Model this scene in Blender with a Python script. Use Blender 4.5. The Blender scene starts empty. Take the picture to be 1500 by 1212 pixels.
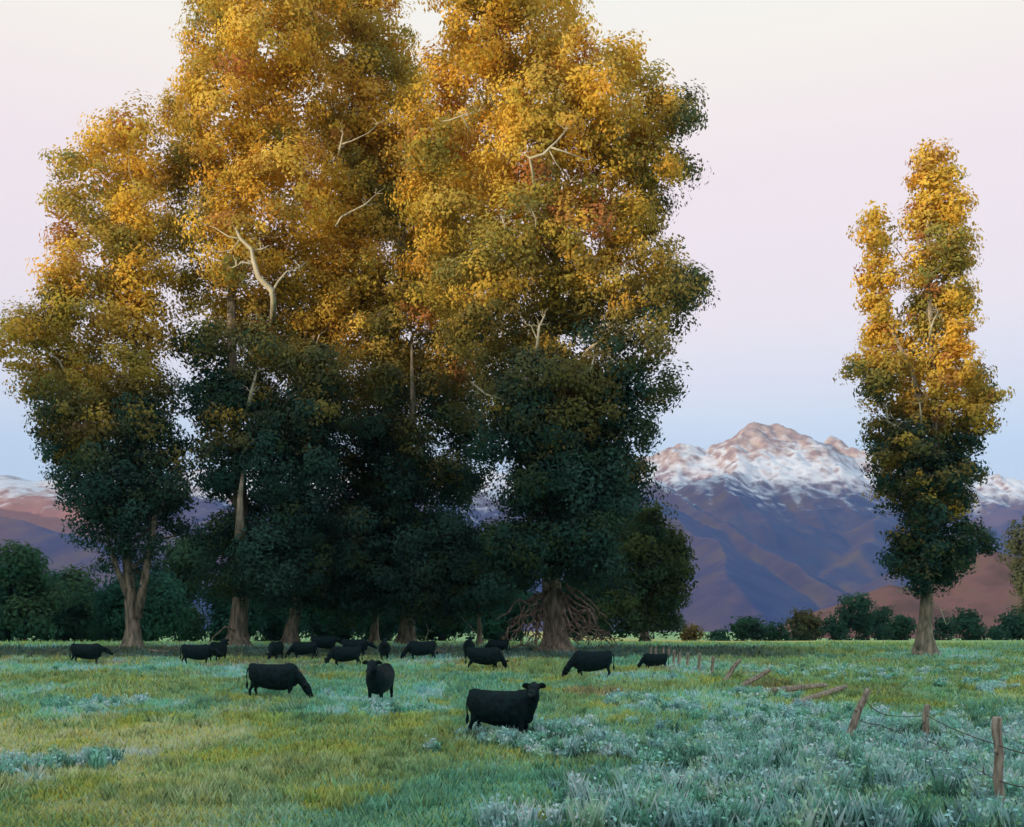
import bpy, bmesh, math, random
import numpy as np
from mathutils import Vector, Matrix
random.seed(7); RNG = np.random.default_rng(11)
R = math.radians
sc = bpy.context.scene
COL = sc.collection

# ------------------------------------------------------------------ camera
EYE = 3.3
cd = bpy.data.cameras.new('camera'); cam = bpy.data.objects.new('camera', cd); COL.objects.link(cam)
cam.location = (0, 0, EYE); cam.rotation_euler = (R(90), 0, 0)
cd.lens = 36; cd.sensor_width = 36; cd.shift_y = (920 - 606) / 1500
cd.clip_start = 0.5; cd.clip_end = 20000
sc.camera = cam

# ------------------------------------------------------------------ sky and sun (low evening sun, behind the viewer to the left)
SUN_EL, SUN_AZ = 6.0, 50.0                      # degrees; azimuth measured left of straight behind the camera
to_sun = Vector((-math.sin(R(SUN_AZ)), -math.cos(R(SUN_AZ)), math.tan(R(SUN_EL)))).normalized()
sd = bpy.data.lights.new('sun', 'SUN'); sun = bpy.data.objects.new('sun', sd); COL.objects.link(sun)
sd.energy = 4.3; sd.angle = R(0.6); sd.color = (1.0, 0.80, 0.56)
sun.rotation_euler = to_sun.to_track_quat('Z', 'Y').to_euler()
w = bpy.data.worlds.new('World'); sc.world = w; w.use_nodes = True
nt = w.node_tree; nt.nodes.clear(); N = nt.nodes.new; L = nt.links.new
out = N('ShaderNodeOutputWorld'); bg = N('ShaderNodeBackground'); bg.inputs['Strength'].default_value = 0.1
sky = N('ShaderNodeTexSky'); sky.sky_type = 'NISHITA'; sky.sun_disc = False
sky.sun_elevation = R(SUN_EL); sky.sun_rotation = R(180 + SUN_AZ)
tc = N('ShaderNodeTexCoord'); sep = N('ShaderNodeSeparateXYZ'); L(tc.outputs['Generated'], sep.inputs[0])
rp = N('ShaderNodeValToRGB'); L(sep.outputs['Z'], rp.inputs['Fac'])
def stops(cr, lst, k=1.0):
    e = cr.elements
    while len(e) > 1: e.remove(e[-1])
    for i, (p, c) in enumerate(lst):
        s = e[0] if i == 0 else e.new(p)
        s.position = p; s.color = (c[0]*k, c[1]*k, c[2]*k, 1)
# twilight arch opposite the sun: blue band at the horizon, pink above it, cream higher up, blue overhead
stops(rp.color_ramp, [(0.0, (.50, .62, .78)), (.165, (.54, .66, .80)), (.215, (.68, .69, .77)), (.28, (.79, .70, .73)),
                      (.40, (.80, .68, .69)), (.49, (.82, .76, .68)), (.60, (.76, .80, .74)), (.75, (.55, .74, .80)), (1.0, (.42, .62, .76))])
sc10 = N('ShaderNodeVectorMath'); sc10.operation = 'SCALE'; sc10.inputs['Scale'].default_value = 9.5; L(rp.outputs['Color'], sc10.inputs[0])
mx = N('ShaderNodeMixRGB'); mx.inputs['Fac'].default_value = 0.88
L(sky.outputs['Color'], mx.inputs[1]); L(sc10.outputs[0], mx.inputs[2])
L(mx.outputs[0], bg.inputs['Color']); L(bg.outputs[0], out.inputs['Surface'])
sc.view_settings.view_transform = 'Standard'; sc.view_settings.look = 'None'
sc.view_settings.exposure = 0.6; sc.view_settings.gamma = 1.0
sc.cycles.max_bounces = 5; sc.cycles.diffuse_bounces = 3; sc.cycles.transmission_bounces = 3; sc.cycles.volume_bounces = 0

# ------------------------------------------------------------------ helpers
def P(px, py, Y): return np.array([(px - 750) / 1500 * Y, Y, EYE + (920 - py) / 1500 * Y])
def X(px, Y): return (px - 750) / 1500 * Y
def hash2(i, j, s):
    n = np.sin(i * 127.1 + j * 311.7 + s * 74.7) * 43758.5453
    return n - np.floor(n)
def vnoise(x, y, s=0):
    i = np.floor(x); j = np.floor(y); fx = x - i; fy = y - j
    fx = fx*fx*(3-2*fx); fy = fy*fy*(3-2*fy)
    return (hash2(i, j, s)*(1-fx) + hash2(i+1, j, s)*fx)*(1-fy) + (hash2(i, j+1, s)*(1-fx) + hash2(i+1, j+1, s)*fx)*fy
def fbm(x, y, s=0, o=4):
    x = np.asarray(x, float); y = np.asarray(y, float); t = 0; a = .5; n = 0
    for k in range(o):
        t = t + a*vnoise(x, y, s+k*3.1); n += a; a *= .5; x = x*2.03+17.1; y = y*2.03+5.3
    return t/n
def ridged(x, y, s=0, o=5):
    x = np.asarray(x, float); y = np.asarray(y, float); t = 0; a = .5; n = 0
    for k in range(o):
        t = t + a*(1-np.abs(2*vnoise(x, y, s+k*3.1)-1)); n += a; a *= .5; x = x*2.07+3.1; y = y*2.07+9.3
    return t/n
def sm(a, b, v): t = np.clip((v-a)/(b-a), 0, 1); return t*t*(3-2*t)

_GY = [0, 17, 30, 39, 48, 60, 68, 78, 100, 160, 250, 400, 800, 20000]
_GD = [3.25, 3.28, 3.15, 2.75, 2.30, 2.0, 1.8, 1.42, 1.35, 2.0, 3.0, 4.6, 6, 6]
_yy = np.linspace(-50, 900, 1901); _dd = np.interp(_yy, _GY, _GD); _k = np.hanning(15); _k /= _k.sum()
_dd = np.convolve(np.pad(_dd, 7, 'edge'), _k, 'valid')
def gz(x, y):
    x = np.asarray(x, float); y = np.asarray(y, float)
    return EYE - np.interp(y, _yy, _dd) + (fbm(x/3.1, y/3.1, 5, 3)-.5)*.14*sm(95, 60, y) + (fbm(x/40, y/40, 9, 2)-.5)*.3*sm(10, 40, np.abs(x))

def mat(name, col=(.5,.5,.5), rough=.8, spec=.2):
    m = bpy.data.materials.new(name); m.use_nodes = True
    b = m.node_tree.nodes['Principled BSDF']
    b.inputs['Base Color'].default_value = (*col, 1); b.inputs['Roughness'].default_value = rough
    b.inputs['Specular IOR Level'].default_value = spec
    return m
def noise_mat(name, cols, scale=4, rough=.85, spec=.15, stretch=(1,1,1), bump=.3, detail=6):
    m = mat(name, cols[0], rough, spec); t = m.node_tree; b = t.nodes['Principled BSDF']
    c = t.nodes.new('ShaderNodeTexCoord'); mp = t.nodes.new('ShaderNodeMapping'); mp.inputs['Scale'].default_value = stretch
    n = t.nodes.new('ShaderNodeTexNoise'); n.inputs['Scale'].default_value = scale; n.inputs['Detail'].default_value = detail
    r = t.nodes.new('ShaderNodeValToRGB'); k = len(cols)
    stops(r.color_ramp, [(.3 + .4*i/(k-1), cc) for i, cc in enumerate(cols)])
    t.links.new(c.outputs['Object'], mp.inputs[0]); t.links.new(mp.outputs[0], n.inputs['Vector']); t.links.new(n.outputs['Fac'], r.inputs[0]); t.links.new(r.outputs[0], b.inputs['Base Color'])
    if bump:
        bp = t.nodes.new('ShaderNodeBump'); bp.inputs['Strength'].default_value = bump; bp.inputs['Distance'].default_value = .05
        t.links.new(n.outputs['Fac'], bp.inputs['Height']); t.links.new(bp.outputs[0], b.inputs['Normal'])
    return m
def leaf_mat(name, transl=.3):
    m = bpy.data.materials.new(name); m.use_nodes = True; t = m.node_tree; t.nodes.clear()
    o = t.nodes.new('ShaderNodeOutputMaterial'); a = t.nodes.new('ShaderNodeAttribute'); a.attribute_name = 'Col'
    d = t.nodes.new('ShaderNodeBsdfDiffuse'); tr = t.nodes.new('ShaderNodeBsdfTranslucent'); x = t.nodes.new('ShaderNodeMixShader')
    x.inputs[0].default_value = transl
    t.links.new(a.outputs['Color'], d.inputs[0]); t.links.new(a.outputs['Color'], tr.inputs[0])
    t.links.new(d.outputs[0], x.inputs[1]); t.links.new(tr.outputs[0], x.inputs[2]); t.links.new(x.outputs[0], o.inputs[0])
    return m

def np_mesh(name, verts, faces, col=None, smooth=False):
    """verts (n,3); faces (m,k) all with k corners; col (n,3) colour per vertex"""
    me = bpy.data.meshes.new(name); n = len(verts); m, k = faces.shape
    me.vertices.add(n); me.vertices.foreach_set('co', np.ascontiguousarray(verts, np.float32).ravel())
    me.loops.add(m*k); me.loops.foreach_set('vertex_index', np.ascontiguousarray(faces, np.int32).ravel())
    me.polygons.add(m); me.polygons.foreach_set('loop_start', np.arange(0, m*k, k, dtype=np.int32))
    if smooth: me.polygons.foreach_set('use_smooth', np.ones(m, bool))
    me.update(calc_edges=True)
    if col is not None:
        a = me.color_attributes.new('Col', 'FLOAT_COLOR', 'POINT')
        c = np.ones((n, 4), np.float32); c[:, :3] = col; a.data.foreach_set('color', c.ravel())
    me.validate()
    return me
def link(name, me, m, parent=None):
    o = bpy.data.objects.new(name, me); COL.objects.link(o)
    if m is not None and not me.materials: me.materials.append(m)
    if parent is not None: o.parent = parent
    return o
def tag(o, label=None, cat=None, group=None, kind=None):
    if label: o['label'] = label
    if cat: o['category'] = cat
    if group: o['group'] = group
    if kind: o['kind'] = kind
    return o
def empty(name, loc, rz=0):
    o = bpy.data.objects.new(name, None); COL.objects.link(o); o.location = loc; o.rotation_euler = (0, 0, rz); o.empty_display_size = .3
    return o

class MB:
    def __init__(s): s.v = []; s.f = []
    def tube(s, pts, rad, n=10, jit=0.0, cap=True):
        pts = [Vector(p) for p in pts]; b = len(s.v); up = Vector((.13, .97, .2)).normalized()
        for i, p in enumerate(pts):
            d = (pts[min(i+1, len(pts)-1)] - pts[max(i-1, 0)])
            if d.length < 1e-6: d = Vector((0, 0, 1))
            d.normalize(); a = d.cross(up)
            if a.length < .1: a = d.cross(Vector((1, 0, 0)))
            a.normalize(); c = d.cross(a)
            for k in range(n):
                t = 2*math.pi*k/n; r = rad[i]*(1+jit*(random.random()-.5)) * (1 + (.12*math.sin(3*t+i*.4) + .07*math.sin(5*t) if jit else 0))
                s.v.append(tuple(p + a*math.cos(t)*r + c*math.sin(t)*r))
        for i in range(len(pts)-1):
            for k in range(n):
                s.f.append((b+i*n+k, b+i*n+(k+1) % n, b+(i+1)*n+(k+1) % n, b+(i+1)*n+k))
        if cap:
            s.f.append(tuple(b+k for k in range(n))[::-1]); s.f.append(tuple(b+(len(pts)-1)*n+k for k in range(n)))
    def ellring(s, rings, n=16):
        """rings: (center, axis_u, axis_v, ru, rv)"""
        b = len(s.v)
        for c, u, v_, ru, rv in rings:
            for k in range(n):
                t = 2*math.pi*k/n
                s.v.append(tuple(Vector(c) + Vector(u)*math.cos(t)*ru + Vector(v_)*math.sin(t)*rv))
        m = len(rings)
        for i in range(m-1):
            for k in range(n): s.f.append((b+i*n+k, b+i*n+(k+1) % n, b+(i+1)*n+(k+1) % n, b+(i+1)*n+k))
        s.f.append(tuple(b+k for k in range(n))[::-1]); s.f.append(tuple(b+(m-1)*n+k for k in range(n)))
    def ball(s, c, r, n=8, m=6):
        c = Vector(c); r = r if hasattr(r, '__len__') else (r, r, r)
        s.ellring([(c + Vector((0, 0, math.cos(math.pi*(i+.08)/(m-.84))*r[2])), (1,0,0), (0,1,0), math.sin(math.pi*(i+.08)/(m-.84))*r[0], math.sin(math.pi*(i+.08)/(m-.84))*r[1]) for i in range(m)], n)
    def mesh(s, name, smooth=True):
        me = bpy.data.meshes.new(name); me.from_pydata(s.v, [], s.f)
        if smooth: me.polygons.foreach_set('use_smooth', [True]*len(me.polygons))
        bm = bmesh.new(); bm.from_mesh(me); bmesh.ops.recalc_face_normals(bm, faces=bm.faces); bm.to_mesh(me); bm.free()
        me.update(); return me

# ------------------------------------------------------------------ ground: meadow sheet to the horizon
def mixc(a, b, t): return a*(1-t[:, None]) + np.array(b)[None]*t[:, None]
def field(x, y):
    """colour of the sward at a place in the meadow, and how much sagebrush grows there"""
    px = 750 + 1500*x/np.maximum(y, 5)
    n1 = fbm(x/7+3, y/9, 21, 4); n2 = fbm(x/2.3, y/3.4, 33, 4); n3 = fbm(x/1.1, y/1.6, 45, 3); n4 = fbm(x/5, y/6, 57, 3)
    c = np.tile(np.array([.17, .33, .215]), (len(x), 1))
    c = mixc(c, (.28, .31, .10), sm(.42, .62, n1)*.8)                               # olive grass
    left = sm(-1.0, -9.5, x)*sm(42, 30, y)
    c = mixc(c, (.50, .46, .20), left*sm(.30, .58, n2)*.9)                          # straw-coloured dry patches, left foreground
    c = mixc(c, (.26, .31, .09), left*sm(.5, .3, n2)*.5)
    c = mixc(c, (.25, .56, .41), sm(.46, .62, n4)*sm(26, 34, y)*.75)                    # mint green new growth
    c = mixc(c, (.36, .56, .58), sm(.58, .70, n3)*sm(.45, .6, n4)*.7)                  # bluish frosty grass
    c = mixc(c, (.33, .17, .10), sm(.60, .70, fbm(x/3.7, y/4.1, 77, 3))*sm(36, 42, y)*sm(66, 60, y)*.6)
    c = mixc(c, (.36, .36, .07), sm(.68, .75, fbm(x/1.7, y/2.1, 91, 2))*.8)          # yellow-flowered spots
    right = sm(8, 14, x)*sm(34, 40, y)
    c = mixc(c, (.22, .29, .10), right*.75*sm(.3, .55, n1))
    c = mixc(c, (.36, .36, .09), sm(17, 22, x)*sm(33, 36, y)*sm(50, 44, y)*sm(.4, .55, n2))
    dark_band = sm(-48, -38, x)*sm(24, 15, x)*sm(62.5, 64.5, y + (n2-.5)*3)*sm(79, 76, y + (n2-.5)*3)
    c = mixc(c, (.055, .065, .062), dark_band*.85)                                           # dark grey band under the trees
    c = mixc(c, (.24, .38, .14), sm(79, 84, y))                                       # grass beyond the trees
    c = mixc(c, (.52, .40, .09), sm(88, 100, y)*sm(8, 16, x)*sm(70, 30, x)*.8)
    c = c*(1.0 + .50*n3)[:, None]; c = c*.9 + .1*c.mean(1)[:, None] + np.array([.004, .02, .016])
    sage = sm(.5, 5.5, x - 0 + (n1-.5)*6 + (24-y)*.35) * sm(37, 29, y + (n2-.5)*8) * sm(.30, .46, n2*.6+n4*.4)
    sage = np.maximum(sage, sm(.60, .68, n4)*sm(60, 50, y)*.55)
    sage = np.maximum(sage, sm(-6, 1, x)*sm(34, 28, y)*sm(.48, .58, n4)*.9)
    c = mixc(c, (.05, .095, .09), sage*sm(36, 30, y)*(.45+.5*sm(.52, .40, fbm(x/.8, y/1.3, 461, 3))))                              # darker ground below and between the sage
    return c, sage
def grid_obj(name, xs, ys, zf, m, colf=None):
    xx, yy = np.meshgrid(xs, ys); x = xx.ravel(); y = yy.ravel(); z = zf(x, y)
    nx, ny = len(xs), len(ys); i = np.arange(nx*ny).reshape(ny, nx)
    f = np.stack([i[:-1, :-1], i[:-1, 1:], i[1:, 1:], i[1:, :-1]], -1).reshape(-1, 4)
    me = np_mesh(name, np.stack([x, y, z], -1), f, colf(x, y) if colf else None, True)
    return link(name, me, m)
def seg(*a): return np.unique(np.concatenate([np.arange(s, e, d) for s, e, d in a]))
gm = mat('meadow_soil', rough=.95, spec=.05); t = gm.node_tree; b = t.nodes['Principled BSDF']
a = t.nodes.new('ShaderNodeAttribute'); a.attribute_name = 'Col'; tcn = t.nodes.new('ShaderNodeTexCoord')
n1 = t.nodes.new('ShaderNodeTexNoise'); n1.inputs['Scale'].default_value = 6; n1.inputs['Detail'].default_value = 8; n1.inputs['Roughness'].default_value = .7
m1 = t.nodes.new('ShaderNodeMapRange'); m1.inputs[1].default_value = .3; m1.inputs[2].default_value = .7; m1.inputs[3].default_value = .45; m1.inputs[4].default_value = 1.35
v1 = t.nodes.new('ShaderNodeVectorMath'); v1.operation = 'SCALE'
t.links.new(tcn.outputs['Object'], n1.inputs['Vector']); t.links.new(n1.outputs['Fac'], m1.inputs[0]); t.links.new(a.outputs['Color'], v1.inputs[0]); t.links.new(m1.outputs[0], v1.inputs['Scale']); t.links.new(v1.outputs[0], b.inputs['Base Color'])
xs = seg((-7000, -600, 400), (-600, -90, 30), (-90, -45, 3), (-45, 45, .4), (45, 90, 3), (90, 600, 30), (600, 7001, 400))
ys = seg((-4000, -60, 300), (-60, 8, 6), (8, 14, .6), (14, 82, .35), (82, 130, 2), (130, 600, 15), (600, 7001, 300))
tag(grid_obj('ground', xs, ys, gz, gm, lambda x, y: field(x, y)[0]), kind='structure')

# ------------------------------------------------------------------ mountains, hills
def ridge_z(x, y, pts, slope):
    """height field of a ridge line pts [(x,y,z)...] falling away at the given slope"""
    best = np.full(x.shape, -1e9)
    for (a_, b_) in zip(pts[:-1], pts[1:]):
        ax, ay, az = a_; bx, by, bz = b_; dx, dy = bx-ax, by-ay; L2 = dx*dx+dy*dy
        tt = np.clip(((x-ax)*dx + (y-ay)*dy)/L2, 0, 1)
        d = np.hypot(x-(ax+tt*dx), y-(ay+tt*dy)); best = np.maximum(best, az+tt*(bz-az) - d*slope)
    return best
def PR(lst): return [tuple(P(px, py, Y)) for px, py, Y in lst]
crest = PR([(-900, 700, 3900), (-400, 676, 3900), (0, 694, 3700), (60, 692, 3700), (150, 694, 3700), (300, 684, 3700), (500, 690, 3700), (720, 680, 3650), (900, 660, 3650), (945, 652, 3600), (985, 642, 3600), (1012, 633, 3600), (1042, 646, 3600), (1072, 632, 3580), (1100, 622, 3560), (1142, 620, 3560), (1176, 634, 3580), (1206, 648, 3600), (1228, 644, 3620), (1262, 668, 3620), (1300, 684, 3650), (1400, 692, 3700), (1500, 686, 3700), (1800, 670, 3800), (2300, 690, 3800)])
spurs = [
 (PR([(1115, 622, 3560), (1090, 668, 3250), (1062, 685, 3000), (1105, 740, 2700)]), .62),
 (PR([(930, 672, 3600), (985, 715, 3000), (1080, 770, 2500), (1170, 822, 2150), (1262, 868, 1850)]), .55),
 (PR([(860, 690, 3400), (950, 725, 2600), (1040, 800, 2000), (1100, 866, 1650), (1150, 920, 1500)]), .50),
 (PR([(1262, 672, 3600), (1240, 700, 3300), (1205, 735, 3050)]), .6),
 (PR([(1420, 692, 3650), (1370, 715, 3200), (1300, 760, 2800), (1225, 820, 2400), (1200, 850, 2250)]), .5),
 (PR([(1650, 700, 3500), (1500, 740, 2700), (1400, 800, 2200), (1330, 860, 1900)]), .5),
 (PR([(-300, 690, 3600), (-60, 740, 2700), (100, 790, 2100), (200, 850, 1700)]), .5),
 (PR([(200, 700, 3600), (380, 760, 2600), (520, 830, 2000)]), .5),
 (PR([(600, 700, 3600), (700, 770, 2500), (760, 850, 1900)]), .5)]
def mtn_z(x, y):
    wx = (fbm(x/420, y/420, 101, 3)-.5)*170; wy = (fbm(x/420, y/420, 131, 3)-.5)*170
    c = ridge_z(x+wx*.35, y+wy, crest, .60)
    s = np.full(x.shape, -1e9)
    for p, sl in spurs:
        r = ridge_z(x+wx, y+wy, p, sl); k = 45.
        s = np.maximum(s, r) + k*.0
    z = np.maximum(c, s)
    hi = sm(330, 520, z)*(.15+.85*sm(-1250, -700, x)); z = z + (ridged(x/330, y/330, 151, 5)-.72)*(55+65*hi)*sm(0, 260, z) + (ridged(x/100, y/100, 171, 5)-.7)*(14+34*hi)*sm(20, 240, z) + (fbm(x/25, y/25, 181, 3)-.5)*(4+8*hi)*sm(10, 200, z)
    return np.maximum(z, -30)
mm = mat('mountain_rock', rough=.95, spec=.05); t = mm.node_tree; b = t.nodes['Principled BSDF']
def nd(tp): return t.nodes.new(tp)
tcn = nd('ShaderNodeTexCoord'); sp = nd('ShaderNodeSeparateXYZ'); t.links.new(tcn.outputs['Object'], sp.inputs[0])
geo = nd('ShaderNodeNewGeometry'); sn = nd('ShaderNodeSeparateXYZ'); t.links.new(geo.outputs['Normal'], sn.inputs[0])
na = nd('ShaderNodeTexNoise'); na.inputs['Scale'].default_value = .009; na.inputs['Detail'].default_value = 9; na.inputs['Roughness'].default_value = .62
nb = nd('ShaderNodeTexNoise'); nb.inputs['Scale'].default_value = .03; nb.inputs['Detail'].default_value = 8
t.links.new(tcn.outputs['Object'], na.inputs['Vector']); t.links.new(tcn.outputs['Object'], nb.inputs['Vector'])
def math_(op, a_, b_=None, c_=None):
    q = nd('ShaderNodeMath'); q.operation = op
    for i, v in enumerate((a_, b_, c_)):
        if v is None: continue
        if isinstance(v, (int, float)): q.inputs[i].default_value = v
        else: t.links.new(v, q.inputs[i])
    return q.outputs[0]
h = math_('MULTIPLY_ADD', na.outputs['Fac'], 260., math_('MINIMUM', sp.outputs['Z'], math_('MULTIPLY_ADD', sp.outputs['Z'], -.85, 955.)))
h = math_('MULTIPLY_ADD', nb.outputs['Fac'], 330., h)
h = math_('MULTIPLY_ADD', sn.outputs['Z'], 200., h); h = math_('MULTIPLY_ADD', sn.outputs['X'], 60., h)         # snow keeps to the gentler ground
mr = nd('ShaderNodeMapRange'); mr.inputs[1].default_value = 835; mr.inputs[2].default_value = 975; t.links.new(h, mr.inputs[0]); mr.interpolation_type = 'SMOOTHSTEP'
MR_SNOW = mr
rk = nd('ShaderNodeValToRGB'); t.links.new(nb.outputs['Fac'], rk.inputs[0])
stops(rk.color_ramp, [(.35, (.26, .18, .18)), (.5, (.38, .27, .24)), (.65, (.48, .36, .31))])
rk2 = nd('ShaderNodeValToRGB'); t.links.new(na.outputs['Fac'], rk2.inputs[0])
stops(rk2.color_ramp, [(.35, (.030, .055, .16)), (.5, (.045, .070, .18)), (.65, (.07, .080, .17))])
asp = nd('ShaderNodeMapRange'); asp.inputs[1].default_value = -.22; asp.inputs[2].default_value = .22; t.links.new(sn.outputs['X'], asp.inputs[0])  # sun-facing slopes reddish, far sides ambient blue: sun and shade put into colour
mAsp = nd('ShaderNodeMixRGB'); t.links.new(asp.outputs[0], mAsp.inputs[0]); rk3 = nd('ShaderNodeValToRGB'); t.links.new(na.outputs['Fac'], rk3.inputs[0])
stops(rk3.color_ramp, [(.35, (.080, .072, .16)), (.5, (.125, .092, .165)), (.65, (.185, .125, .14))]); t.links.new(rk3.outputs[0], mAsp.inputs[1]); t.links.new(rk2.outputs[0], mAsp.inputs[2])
lf = nd('ShaderNodeMapRange'); lf.inputs[1].default_value = -1000; lf.inputs[2].default_value = -1500; t.links.new(sp.outputs['X'], lf.inputs[0])   # redder slopes at the left end
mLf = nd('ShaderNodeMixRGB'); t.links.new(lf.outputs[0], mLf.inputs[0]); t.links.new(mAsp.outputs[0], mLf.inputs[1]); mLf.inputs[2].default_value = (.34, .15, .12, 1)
h = math_('MULTIPLY_ADD', lf.outputs[0], -45., h); t.links.new(h, mr.inputs[0])
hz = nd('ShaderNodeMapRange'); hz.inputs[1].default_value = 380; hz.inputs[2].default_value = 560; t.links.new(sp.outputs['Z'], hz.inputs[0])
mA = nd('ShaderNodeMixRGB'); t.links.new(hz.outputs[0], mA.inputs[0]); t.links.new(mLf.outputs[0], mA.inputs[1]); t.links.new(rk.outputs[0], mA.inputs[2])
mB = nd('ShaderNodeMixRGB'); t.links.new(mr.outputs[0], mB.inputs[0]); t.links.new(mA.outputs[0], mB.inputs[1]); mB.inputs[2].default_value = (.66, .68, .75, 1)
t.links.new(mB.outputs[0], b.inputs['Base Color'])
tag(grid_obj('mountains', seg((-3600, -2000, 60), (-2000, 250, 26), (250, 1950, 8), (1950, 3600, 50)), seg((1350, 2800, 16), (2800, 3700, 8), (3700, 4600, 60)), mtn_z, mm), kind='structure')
# unseen range, added outside the frame to shade the foot of the mountains
uS = np.array([-math.sin(R(SUN_AZ)), -math.cos(R(SUN_AZ))]); vS = np.array([math.cos(R(SUN_AZ)), -math.sin(R(SUN_AZ))]); TE = math.tan(R(SUN_EL))
scrub = noise_mat('scrub_hill', [(.05, .06, .04), (.11, .09, .06), (.16, .12, .08)], .02, .95, .05, bump=0)
def sv(u, v): return tuple(uS*u + vS*v)
FAR_U = 2500.
wp = []
for v, hh in ((-3700, 200), (-3350, 500), (-3000, 800), (-2600, 1010), (-2100, 1015), (-1750, 1000), (-1400, 900), (-1000, 620), (-700, 300), (-500, 50)):
    wp.append((*sv(FAR_U, v), hh))
def blocker_z(x, y):
    return np.maximum(ridge_z(x, y, wp, .72) + (ridged(x/300, y/300, 205, 4)-.7)*60, -30)
tag(grid_obj('blocker_range', np.arange(-6000, -150, 60), np.arange(-2600, 3200, 60), lambda x, y: np.where((x > -.52*y-350) & (y > 0), -30, blocker_z(x, y)), scrub), kind='structure')
# low ridge 420 m behind the viewer towards the sun: the meadow and the feet of the trees lie in its shadow
NU = 430.
def near_z(x, y):
    u = x*uS[0]+y*uS[1]; v = x*vS[0]+y*vS[1]
    top = 21.0 + (NU+50)*TE + (fbm(v/45, v*0+3, 211, 3)-.5)*7 + np.interp(v, [-400, -110, -75, -20, 40, 400], [4, 0, 2, -1, -6.5, -6])
    return np.maximum(top*np.exp(-((u-NU)/130)**2), -30) - 1.0 + 0*u - 4*sm(250, 330, np.abs(u-NU))
hu = np.arange(-320, 321, 8.); hv = np.arange(-900, 901, 6.)
U_, V_ = np.meshgrid(hu+NU, hv); gx = (U_*uS[0]+V_*vS[0]).ravel(); gy = (U_*uS[1]+V_*vS[1]).ravel()
i_ = np.arange(len(gx)).reshape(len(hv), len(hu))
link('hill', np_mesh('hill', np.stack([gx, gy, near_z(gx, gy)], -1), np.stack([i_[:-1, :-1], i_[:-1, 1:], i_[1:, 1:], i_[1:, :-1]], -1).reshape(-1, 4), None, True), scrub)['kind'] = 'structure'
# reddish scrub-covered foothill on the right
redm = noise_mat('red_scrub', [(.09, .055, .055), (.15, .080, .078), (.12, .085, .062)], .05, .95, .05, bump=0, detail=9)
def red_z(x, y):
    p1 = PR([(1180, 905, 560), (1235, 880, 540), (1300, 858, 520), (1345, 868, 520)]); p2 = PR([(1375, 880, 540), (1405, 822, 540), (1450, 808, 540), (1490, 815, 540), (1600, 780, 560), (1800, 790, 600)])
    d = np.maximum(ridge_z(x, y, p1, .45), ridge_z(x, y, p2, .5))
    return np.maximum(d + (fbm(x/22, y/22, 221, 4)-.5)*7, -20)
tag(grid_obj('red_hill', np.arange(60, 520, 4.), np.arange(410, 720, 5.), red_z, redm), kind='structure')

# ------------------------------------------------------------------ foliage
GOLD = np.array([[.84, .55, .085], [.88, .61, .11], [.78, .50, .075], [.70, .51, .09], [.82, .48, .075], [.88, .60, .13]])
OLIVE = np.array([[.40, .34, .08], [.30, .30, .09], [.50, .35, .08]])
RUST = np.array([[.52, .22, .08], [.50, .26, .08]])
SHADE_GREEN = np.array([[.040, .088, .060], [.032, .076, .060], [.062, .098, .046], [.038, .094, .074]])  # dark greens standing in for shade on the lower crowns
def leaves(cent, nrm, size, cols):
    n = len(cent)
    r = RNG.normal(size=(n, 3)); a = np.cross(nrm, r); a /= np.linalg.norm(a, axis=1)[:, None]+1e-9
    b_ = np.cross(nrm, a); b_ /= np.linalg.norm(b_, axis=1)[:, None]+1e-9
    s = size[:, None]
    v = np.stack([cent - a*s, cent - b_*s*.62 + a*s*.1, cent + a*s*.95, cent + b_*s*.58 - a*s*.12], 1).reshape(-1, 3)
    f = np.arange(4*n).reshape(n, 4)
    return v, f, np.repeat(cols, 4, 0)
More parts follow.
